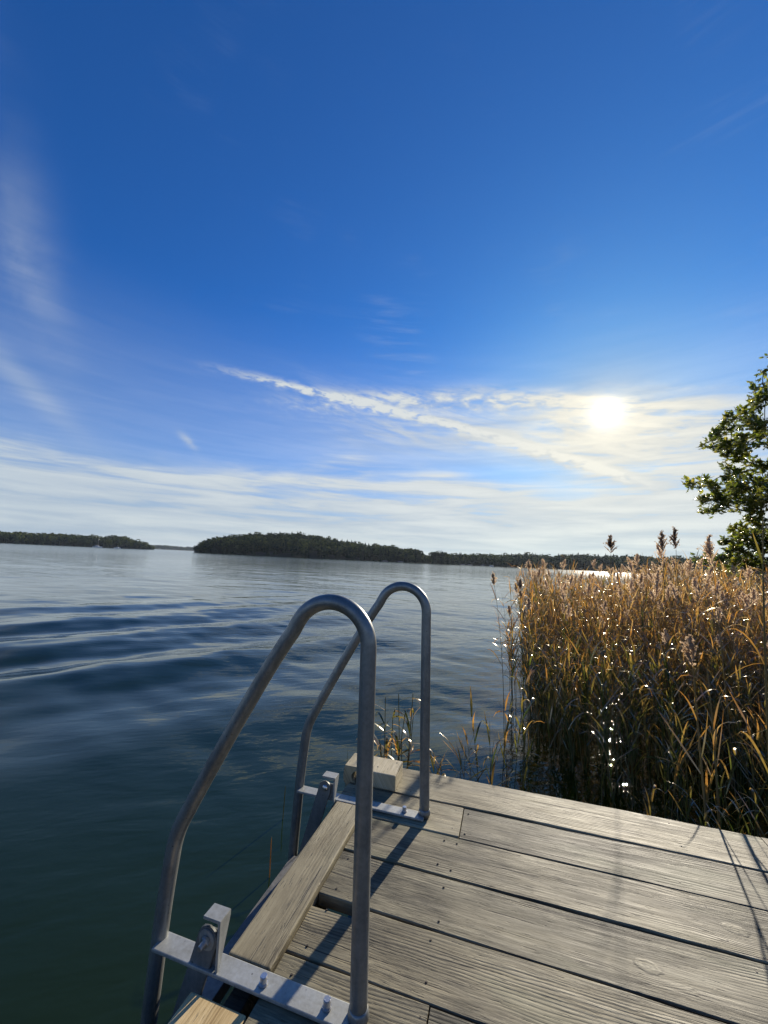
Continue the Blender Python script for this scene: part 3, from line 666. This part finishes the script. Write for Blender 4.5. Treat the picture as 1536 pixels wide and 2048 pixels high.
for k, (x_, yt, d_) in enumerate(((962, 1408, 2.62), (985, 1450, 2.55), (1003, 1385, 2.75), (1018, 1395, 2.8), (1030, 1330, 2.9), (1045, 1300, 3.0), (972, 1480, 2.5), (1040, 1420, 2.6), (1055, 1350, 2.8), (930, 1500, 2.45), (872, 1512, 2.4), (893, 1520, 2.42), (912, 1506, 2.44), (950, 1470, 2.6))):
    lone(x_, yt, d_, 'short sparse reed standing in open water left of the dense bed', 0.22 + 0.03 * (k % 4), None, 0.5, 50 + k, 6, 'sparse short reeds left of the bed', 0.10, (0.14, 0.26), 0.003)
for k, (u_, t_, H_, pl_, lab_) in enumerate(((0.985, 0.16, 1.75, None, 'tall bare stemmed reed close behind the dock edge, throwing the long thin shadow'), (0.80, 0.30, 1.05, 0.15, 'reed with a plume whose blurred shadow lies across the far planks'), (1.12, 0.20, 1.55, 0.2, 'tall brown reed at the right border close behind the dock'), (0.87, 0.42, 1.0, None, 'slim leafy reed right behind the far plank'))):
    q = deck_pt(u_, 1.985); q = (q.x + 0.509 * t_, q.y + 0.861 * t_)
    build_reed(reed_parts(70 + k, H_, 0.42, pl_, 5, 0.03, 0.5, (0.2, 0.32), 0.0068, 0.40), lab_, 'reed', None, (q[0], q[1], 0))
for k in range(22):
    rx = random.Random(900 + k); x_ = rx.uniform(1022, 1082); d_ = rx.uniform(3.7, 5.4); yt = 1150 + rx.uniform(0, 130) * (1 if x_ < 1060 else 0.5)
    o = lone(x_, yt, d_, 'leafy reed leaning left out of the ragged left side of the bed', 0.35 + 0.06 * (k % 5), (0.12 if k % 5 == 0 else None), 0.6, 920 + k, 11, 'reeds leaning out of the left side of the bed', 0.10, (0.18, 0.36), 0.0034)
    o.rotation_euler.z = math.pi + rx.uniform(-0.7, 0.7) - random.Random(920 + k).uniform(0, 6.28)
# the little clump behind the corner block
ck = empty('reed_clump', at(782, 1500, 2.55) * np.array([1, 1, 0])); tag(ck, 'small half dry reed clump right behind the timber block on the dock corner', 'reed')
g1, g2 = G(), G(); rs = random.Random(8)
for k in range(12):
    b = np.array([rs.uniform(-0.07, 0.11), rs.uniform(-0.04, 0.08), -0.1]); top = b + np.array([rs.uniform(-0.07, 0.12), rs.uniform(-0.05, 0.05), 0.1 + rs.uniform(0.32, 0.66)])
    tube(g1, smooth_path([b, (b + top) / 2 + (0.01, 0, 0), top], 4), 0.0024, 5, 0, 0.2, False)
    for j in range(5):
        f = rs.uniform(0.45, 1.0); leaf_strip(g2, b + (top - b) * f, rs.uniform(0, 6.28), rs.uniform(0.3, 1.25), rs.uniform(0.10, 0.25), rs.uniform(0.009, 0.017), rs.uniform(0.4, 1.8), rs.uniform(-1.5, 1.5), rs.choice([0.05, 0.12, 0.2, 0.3, 0.45, 0.7, 1.0]), rs, mat=0)
g1.build('stem', [M_reedstem], ck); g2.build('leaves', [M_reedleaf], ck)
def stalk(px_, y0, y1, dist, label, tint, lean=0.0, k=1.0):
    p = at(px_, y1, dist); g = G(); q = at(px_ + lean, y0, dist) 
    b = np.array([p[0], p[1], -0.15]); t = np.array([q[0], q[1], max(0.12, q[2])])
    tube(g, smooth_path([b, b * 0.5 + t * 0.5, t], 5), [0.003 * k] * 5 + [0.0022 * k] * 5 + [0.001 * k], 6, 0, tint)
    tag(g.build('reed_stalk', [M_reedleaf]), label, 'reed')
stalk(565, 1572, 1640, 2.45, 'thin green stalk sticking out of the water left of the far handrail', 0.22, 6)
stalk(540, 1675, 1765, 2.05, 'broken brown stalk in the dark water beside the ladder tread', 0.6, 3)
stalk(690, 1497, 1560, 2.7, 'single green blade beside the timber block', 0.2, 6, 0.5)

# ---------------------------------------------------------------- oak on the right shore
def shore():
    g = G(); xs = np.linspace(0, 1, 40); n = 14; vs = []
    edge = [(8.5, -6), (8.2, -2), (8.0, 2), (8.2, 5), (8.8, 8), (10.5, 11), (14, 16), (22, 26), (60, 60)]
    e = smooth_path([(a, b, 0) for a, b in edge], 5)
    for p in e:
        for j in range(n):
            d = j / (n - 1); off = d ** 1.6 * 60; vs.append((p[0] - 0.8 + off, p[1] - 0.35 * off * 0, -0.35 + 1.9 * min(1, d * 2.2) + 0.10 * math.sin(p[1] * 1.7 + off) * min(1, d * 4)))
    m = len(e); q = np.array([(i * n + j, i * n + j + 1, (i + 1) * n + j + 1, (i + 1) * n + j) for i in range(m - 1) for j in range(n - 1)])
    g.add(vs, q); tag(g.build('shore', M_ground), kind='structure')
shore()
def oak_tree():
    rs = random.Random(21); base = np.array([13.6, 11.6, 0.4])
    t = empty('oak_tree', base); tag(t, 'backlit oak with lobed green leaves reaching in from the right above the reeds', 'tree')
    tg = G(); tube(tg, smooth_path([(0, 0, -0.4), (0.05, 0, 1.2), (0.2, -0.1, 3.0), (0.0, 0.1, 5.2), (0.2, 0, 7.6)], 5), np.linspace(0.30, 0.07, 21), 12)
    bl = [(1530, 738, 12, 0), (1512, 790, 24, .3), (1532, 795, 26, 0), (1478, 838, 24, 0), (1500, 850, 30, .5), (1530, 850, 30, 0), (1452, 855, 16, -.2), (1425, 882, 13, -.4), (1408, 888, 10, -.3), (1440, 872, 20, 0), (1462, 880, 26, .2), (1490, 885, 26, .6),
          (1455, 900, 17, 0), (1478, 905, 20, .2), (1465, 925, 16, 0), (1530, 888, 14, -.4), (1515, 873, 14, .7), (1466, 945, 18, 0), (1476, 965, 26, .4), (1498, 975, 24, .6), (1450, 950, 15, -.3), (1388, 967, 12, -.3), (1378, 968, 7, -.3), (1404, 960, 9, 0), (1416, 972, 16, 0), (1432, 978, 18, .2),
          (1408, 995, 16, -.2), (1425, 1000, 22, 0), (1442, 1002, 20, .1), (1420, 1017, 14, .1), (1438, 1016, 15, 0), (1455, 985, 18, .3), (1482, 995, 22, .6), (1505, 962, 16, 0), (1525, 935, 20, .2), (1505, 925, 10, .2), (1530, 970, 22, .5), (1518, 1000, 22, .3), (1500, 1005, 15, 0), (1535, 1005, 22, 0),
          (1488, 1022, 17, 0), (1498, 1045, 18, .2), (1478, 1058, 20, 0), (1462, 1080, 15, -.1), (1486, 1078, 22, .3), (1510, 1070, 24, .4), (1532, 1052, 22, .2), (1466, 1100, 17, 0), (1488, 1100, 22, .3), (1515, 1100, 24, .4), (1535, 1085, 24, .2), (1410, 1112, 12, -.3), (1424, 1122, 16, -.2), (1400, 1118, 8, -.3), (1445, 1120, 18, 0), (1470, 1130, 22, .2), (1500, 1130, 24, .3), (1530, 1130, 26, .2), (1430, 1140, 16, 0), (1535, 1160, 24, 0)]
    clumps = []
    for (x, y, r, dd) in bl:
        dist = 12.3 + dd * 2.0 + rs.uniform(-0.4, 0.4); p = at(x, y, dist); clumps.append((p - base, r / F_PX * dist * 0.87))
    for k in range(70):                                # the limbs that join the two
        p = at(rs.uniform(1572, 1700), rs.uniform(735, 1150), 12.4 + rs.uniform(-1.3, 1.3)); clumps.append((p - base, rs.uniform(0.3, 0.55)))
    for k in range(190):                                # the rest of the crown, out of frame to the right
        a = rs.uniform(0, 6.28); rad = 3.6 * math.sqrt(rs.random()); z = rs.uniform(1.2, 9.5); s = math.sin(math.pi * min(1, (z + 0.6) / 10.6))
        p = np.array([0.3 + math.cos(a) * rad * s, math.sin(a) * rad * s, z]); X, Y, Z = pix(p + base)
        if X < 1565: continue
        clumps.append((p, rs.uniform(0.38, 0.72)))
    outline = [(0, 0), (0.10, 0.16), (0.28, 0.10), (0.38, 0.27), (0.55, 0.13), (0.68, 0.25), (0.80, 0.12), (1.0, 0.0)]
    lf = np.array(outline + [(a, -b) for a, b in outline[-2:0:-1]]); nl = len(lf); lg = G(); tw = G()
    # every clump hangs on the nearest clump further in, the innermost ones on the trunk
    clumps.sort(key=lambda q: math.hypot(q[0][0], q[0][1])); done = []
    for c, r in clumps:
        ax = np.array([0.1, 0.0, max(1.0, min(7.4, c[2] - 0.45 * math.hypot(c[0], c[1])))]); best, par, pr = np.linalg.norm(c - ax) * 0.9, ax, 0.055
        for d, dr in done:
            q = np.linalg.norm(c - d) * (1.0 if d[2] <= c[2] + 0.3 else 1.5)
            if 0.15 < q < best: best, par, pr = q, d, dr
        cr_ = max(0.009, min(0.05, pr * 0.80)); mid = (par + c) / 2 + np.array([rs.gauss(0, 0.06), rs.gauss(0, 0.06), rs.uniform(-0.02, 0.12) * best]); done.append((c, cr_))
        tube(tg, smooth_path([par, mid, c], 3), np.linspace(pr, cr_, 7), 5)
    for c, r in clumps:
        n = int(np.clip(140 * (r / 0.35) ** 2, 20, 160)); ctint = rs.uniform(0.25, 0.6)
        # twigs
        nt = max(4, n // 14); tips = []
        for _ in range(nt):
            d = np.array([rs.gauss(0, 1), rs.gauss(0, 1), rs.gauss(0, 0.85)]); d /= np.linalg.norm(d); tips.append(c + d * r * rs.uniform(0.45, 1.05) * np.array([1, 1.2, 1]))
            tube(tg, [c, tips[-1]], [0.007, 0.003], 3, caps=False)
        for i in range(n):
            tp = tips[i % nt]; f = 0.35 + 0.65 * rs.random(); o = c + (tp - c) * f + np.array([rs.gauss(0, .035), rs.gauss(0, .035), rs.gauss(0, .035)])
            L = rs.uniform(0.095, 0.155); ax = np.array([rs.gauss(0, 1), rs.gauss(0, 1), rs.gauss(-0.1, 0.7)]) + (tp - c) / r * 0.8; ax /= np.linalg.norm(ax)
            s = np.cross(ax, np.array([rs.gauss(0, .5), rs.gauss(0, .5), 1.0])); s /= np.linalg.norm(s); nn = np.cross(ax, s)
            v = o + np.outer(lf[:, 0] * L, ax) + np.outer(lf[:, 1] * L * 1.25, s) + np.outer((np.abs(lf[:, 1]) * 0.5 - 0.25 * lf[:, 0] ** 2) * L, nn)
            lg.add(v, np.arange(nl)[None], 0, min(1, max(0, ctint + rs.gauss(0, 0.2))))
    tg.build('trunk', M_bark, t); lg.build('crown', M_oak, t, False)
oak_tree()

# ---------------------------------------------------------------- far shores and woods
def conifer(rs, H):
    g = G(); n = 7; R = H * rs.uniform(0.15, 0.21)
    for j in range(n):
        z0 = H * (0.06 + 0.86 * j / n); z1 = z0 + H * 0.24; r = R * (1 - j / n) ** 0.85 + 0.05 * R; k = 9; a0 = rs.uniform(0, 6.28); v = [(rs.gauss(0, 0.02) * H * 0.3, rs.gauss(0, 0.02) * H * 0.3, min(H, z1))]
        for i in range(k):
            a = a0 + i * 2 * math.pi / k; q = r * (rs.uniform(0.75, 1.25) if i % 2 else rs.uniform(0.45, 0.8)); v.append((math.cos(a) * q, math.sin(a) * q, z0 + rs.uniform(-0.03, 0.03) * H))
        g.add(v, np.array([(0, 1 + i, 1 + (i + 1) % k) for i in range(k)]), 0, rs.uniform(0.05, 0.35))
    return g
def broadleaf(rs, H, t0=0.45, n=150, size=1.0):
    g = G(); cs = [(rs.gauss(0, 0.17) * H, rs.gauss(0, 0.17) * H, H * rs.uniform(0.35, 0.85), H * rs.uniform(0.13, 0.24)) for _ in range(9)] + [(0, 0, 0.55 * H, 0.28 * H)]
    for i in range(n):
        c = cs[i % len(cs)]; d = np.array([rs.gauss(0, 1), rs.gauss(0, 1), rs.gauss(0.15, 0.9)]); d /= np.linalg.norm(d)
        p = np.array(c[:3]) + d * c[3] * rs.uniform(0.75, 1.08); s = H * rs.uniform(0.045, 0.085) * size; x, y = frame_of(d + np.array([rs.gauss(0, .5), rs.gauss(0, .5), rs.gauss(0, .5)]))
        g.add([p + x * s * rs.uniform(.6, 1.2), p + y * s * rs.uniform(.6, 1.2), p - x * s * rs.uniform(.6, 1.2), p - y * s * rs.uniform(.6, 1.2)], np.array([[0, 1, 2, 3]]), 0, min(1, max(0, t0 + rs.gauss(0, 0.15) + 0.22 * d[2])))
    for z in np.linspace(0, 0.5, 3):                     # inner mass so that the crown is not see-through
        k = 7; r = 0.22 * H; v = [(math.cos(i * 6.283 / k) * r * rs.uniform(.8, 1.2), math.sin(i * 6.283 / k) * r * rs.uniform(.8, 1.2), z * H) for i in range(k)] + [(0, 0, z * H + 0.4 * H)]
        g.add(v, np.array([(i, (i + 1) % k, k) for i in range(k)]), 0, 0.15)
    return g
fr = random.Random(77)
CON = [conifer(fr, 1.0) for _ in range(6)]; BRD = [broadleaf(fr, 1.0, t0) for t0 in (0.35, 0.45, 0.55, 0.7, 0.85, 0.4)]
def land(name, wood_name, label, sky_px, shore_px, d_front, d_ridge, tree_h, n_trees, con_frac, seed, back=40, bright=0.0):
    """A wooded shore: terrain from the waterline up to a ridge, trees standing all over it."""
    rs = random.Random(seed); xs0, xs1 = sky_px[0][0], sky_px[-1][0]
    X = np.linspace(xs0, xs1, 90); S = np.interp(X, [p[0] for p in sky_px], [p[1] for p in sky_px]); B = np.interp(X, [p[0] for p in shore_px], [p[1] for p in shore_px])
    DF = np.interp(X, [p[0] for p in d_front], [p[1] for p in d_front]); DR = DF + np.interp(X, [p[0] for p in d_ridge], [p[1] for p in d_ridge])
    rows = 7; vs = []; ground = []
    for i in range(len(X)):
        f = at(X[i], B[i], DF[i]); f[2] = 0.0; r = at(X[i], S[i], DR[i]); hz = max(0.5, r[2] - tree_h * 1.0); r[2] = hz
        prof = []
        for j in range(rows):
            t = j / (rows - 1); p = f + (r - f) * t; p[2] = hz * (t ** 0.75) + (-0.6 if j == 0 else 0.25); prof.append(p)
        b = r + (r - f) / np.linalg.norm((r - f)[:2]) * back; b[2] = -1; prof.append(b); ground.append(prof); vs += prof
    n = rows + 1; q = np.array([(i * n + j, (i + 1) * n + j, (i + 1) * n + j + 1, i * n + j + 1) for i in range(len(X) - 1) for j in range(n - 1)])
    g = G(); g.add(np.array(vs), q); tag(g.build(name, M_farground), kind='structure')
    w = G(); ground = np.array(ground)
    for k in range(n_trees):
        fx = rs.random() * (len(X) - 1); i = int(fx); t = (rs.random() ** 0.85) if k % 3 else 1.0; ft = t * (rows - 1); j = min(rows - 2, int(ft))
        p = (ground[i][j] * (1 - (ft - j)) + ground[i][j + 1] * (ft - j)) * (1 - (fx - i)) + (ground[i + 1][j] * (1 - (ft - j)) + ground[i + 1][j + 1] * (ft - j)) * (fx - i)
        endf = min(1.0, 0.35 + 3.0 * min(fx, len(X) - 1 - fx) / len(X) * 4)
        con = rs.random() < con_frac; H = tree_h * rs.uniform(0.72, 1.18) * endf * (0.96 if con else 0.90); a = rs.uniform(0, 6.28)
        m = rs.choice(CON) if con else rs.choice(BRD); sx = H * (rs.uniform(0.9, 1.3) if con else rs.uniform(0.9, 1.35)); c, s = math.cos(a), math.sin(a)
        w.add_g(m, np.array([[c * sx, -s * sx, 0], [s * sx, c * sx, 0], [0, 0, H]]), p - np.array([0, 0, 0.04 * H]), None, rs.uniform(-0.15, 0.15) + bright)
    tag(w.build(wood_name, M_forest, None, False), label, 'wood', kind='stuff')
land('headland', 'forest', 'dark mixed forest covering the headland in the middle of the far shore',
     [(390, 1097), (400, 1081), (420, 1077), (440, 1072), (480, 1067), (530, 1064.5), (580, 1063), (620, 1067), (680, 1077), (730, 1086), (780, 1091), (820, 1098), (862, 1106)],
     [(390, 1103), (600, 1115), (780, 1124), (862, 1128)], [(390, 330), (600, 285), (862, 290)], [(390, 8), (420, 40), (560, 75), (800, 50), (862, 30)], 10.5, 1000, 0.34, 1)
land('right_shore', 'forest', 'dark forest on the low right shore behind the reeds',
     [(835, 1108), (870, 1105), (900, 1108), (950, 1106), (1000, 1107.5), (1050, 1105), (1100, 1108), (1150, 1106), (1200, 1108), (1300, 1110), (1400, 1112), (1540, 1112), (1700, 1118)],
     [(835, 1126), (960, 1131), (1100, 1137), (1540, 1157), (1700, 1164)], [(835, 330), (960, 340), (1100, 345), (1540, 330), (1700, 300)], [(835, 30), (1100, 45), (1700, 45)], 10.0, 1000, 0.25, 2)
land('island', 'forest', 'leafy wood covering the low island at the far left',
     [(-160, 1052), (-60, 1060), (0, 1066), (40, 1062), (60, 1065), (120, 1066), (150, 1067), (190, 1070), (225, 1070), (240, 1069), (262, 1075), (290, 1086), (308, 1095)],
     [(-160, 1077), (0, 1085), (195, 1093), (308, 1098.5)], [(-160, 560), (308, 640)], [(-160, 60), (200, 60), (290, 30), (308, 10)], 13.0, 620, 0.10, 3, bright=0.08)
land('far_ridge', 'forest', 'distant bluish wooded ridge in the gap between island and headland',
     [(230, 1084), (300, 1088.5), (340, 1090), (400, 1094), (460, 1097)], [(230, 1094.5), (300, 1097), (400, 1101.5), (460, 1104.5)], [(230, 1700), (460, 1700)], [(230, 150), (460, 150)], 14, 420, 0.5, 4)
# single broadleaf trees one can tell apart on the shore
def shore_tree(px_, ybase, ytop, dist, label, t0, seed):
    b = at(px_, ybase, dist); t = at(px_, ytop, dist); H = t[2] + 0.4; rs = random.Random(seed)
    r = empty('broadleaf_tree', (b[0], b[1], 0.2)); tag(r, label, 'tree')
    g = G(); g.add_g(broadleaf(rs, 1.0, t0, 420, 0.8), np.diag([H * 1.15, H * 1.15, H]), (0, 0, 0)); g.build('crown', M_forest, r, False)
    g = G(); tube(g, [(0, 0, -0.3), (0.1, 0, H * 0.3), (0, 0.1, H * 0.55)], [H * 0.035, H * 0.028, H * 0.015], 7); g.build('trunk', M_bark, r)
shore_tree(868, 1128.5, 1104, 286, 'round dark broadleaf tree in the dip right of the headland', 0.35, 1)
shore_tree(884, 1129, 1101, 290, 'tallest round tree in the dip between headland and right shore', 0.4, 2)
shore_tree(896, 1129, 1109, 282, 'light green broadleaf tree standing in front of the darker round trees', 0.85, 3)
shore_tree(822, 1126, 1112, 280, 'small green bush at the foot of the right end of the headland', 0.7, 4)
shore_tree(288, 1097.5, 1086, 585, 'yellow green tree at the right tip of the left island', 0.95, 5)
shore_tree(212, 1093.5, 1079, 575, 'olive green tree on the island shore between the two white boats', 0.8, 6)
# rocks along the waterline
for k, (x_, d_) in enumerate(((770, 281), (800, 283), (925, 318), (940, 325), (965, 330))):
    p = at(x_, 1123 + (x_ - 770) * 0.045, d_); bm = bmesh.new(); bmesh.ops.create_icosphere(bm, subdivisions=2, radius=1.0); rs = random.Random(k)
    for v in bm.verts: v.co = Vector((v.co.x * 2.2, v.co.y * 1.2, v.co.z * 0.55)) * rs.uniform(0.8, 1.15)
    o = bm_obj('rock', bm, M_rock); o.location = (p[0], p[1], 0.1); tag(o, 'low pale rock at the waterline of the far right shore', 'rock', 'rocks along the far waterline')

# ---------------------------------------------------------------- boats off the island
def hull(bm, L, Wd, Hh):
    st = np.linspace(0, 1, 9); rows = []
    for t in st:
        w = Wd / 2 * (0.82 + 0.18 * math.sin(math.pi * min(1, t * 1.3))) * (1 - max(0, (t - 0.45) / 0.55) ** 2.2) + 0.02; sh = Hh * (1 + 0.22 * t * t); x = (t - 0.5) * L
        rows.append([bm.verts.new((x, -w, sh)), bm.verts.new((x, -w * 0.86, 0)), bm.verts.new((x, 0, -0.35)), bm.verts.new((x, w * 0.86, 0)), bm.verts.new((x, w, sh))])
    for a, b in zip(rows, rows[1:]):
        for i in range(4): bm.faces.new((a[i], a[i + 1], b[i + 1], b[i]))
        bm.faces.new((a[4], a[0], b[0], b[4]))
    bm.faces.new(rows[0]); bm.faces.new(rows[-1][::-1]); bmesh.ops.recalc_face_normals(bm, faces=bm.faces[:])
def boat(name, px_, py_, dist, L, label, cat, sail, rz):
    p = at(px_, py_, dist); b = empty(name, (p[0], p[1], 0.0)); b.rotation_euler = (0, 0, rz); tag(b, label, cat)
    bm = bmesh.new(); hull(bm, L, L * 0.32, L * 0.115); bm_obj('hull', bm, M_white, b, False)
    bm = bmesh.new(); h0 = L * 0.118; prism_bm(bm, [(-L * .22, h0), (L * .20, h0), (L * .10, h0 + L * .11), (-L * .16, h0 + L * .125)], 1, -L * .10, L * .10, 0.05); cb = bm_obj('cabin', bm, M_white, b)
    bm = bmesh.new(); prism_bm(bm, [(-L * .15, h0 + L * .05), (L * .115, h0 + L * .05), (L * .075, h0 + L * .09), (-L * .13, h0 + L * .095)], 1, -L * .104, L * .104); bm_obj('window', bm, M_boatglass, cb)
    if sail:
        g = G(); tube(g, [(L * .05, 0, h0), (L * .05, 0, L * 1.35)], [0.11, 0.07], 8); g.build('mast', M_mast, b)
        g = G(); tube(g, [(L * .05, 0, L * .27), (-L * .38, 0, L * .27)], [0.16, 0.12], 8); g.build('boom', M_mast, b)
    else:
        g = G(); tube(g, [(L * .22, -L * .10, h0), (L * .24, -L * .10, h0 + L * .06), (L * .44, 0, h0 + L * .10), (L * .24, L * .10, h0 + L * .06), (L * .22, L * .10, h0)], 0.04, 6); g.build('rail', M_mast, b)
boat('sailing_boat', 195, 1093.2, 520, 8.6, 'white sailing boat with bare mast moored off the left island', 'boat', True, 0.35)
boat('motor_boat', 235, 1095.0, 500, 6.4, 'small white motor boat right of the sailing boat off the island', 'boat', False, 0.2)
boat('motor_boat', 983, 1132.0, 300, 3.4, 'tiny pale boat at the forest edge of the right shore', 'boat', False, 0.1)

# ---------------------------------------------------------------- air
bm = bmesh.new(); box_bm(bm, (-4400, -4400, -3.5), (4400, 4400, 42.0)); m, N = material('pale_air')
v = N.n('ShaderNodeVolumePrincipled', {'Color': (0.72, 0.85, 1.0, 1), 'Density': 0.00008, 'Anisotropy': 0.35}); N.n('ShaderNodeOutputMaterial', {'Volume': v.outputs[0]})
tag(bm_obj('haze', bm, m), 'thin pale air over the lake', 'haze', kind='stuff')
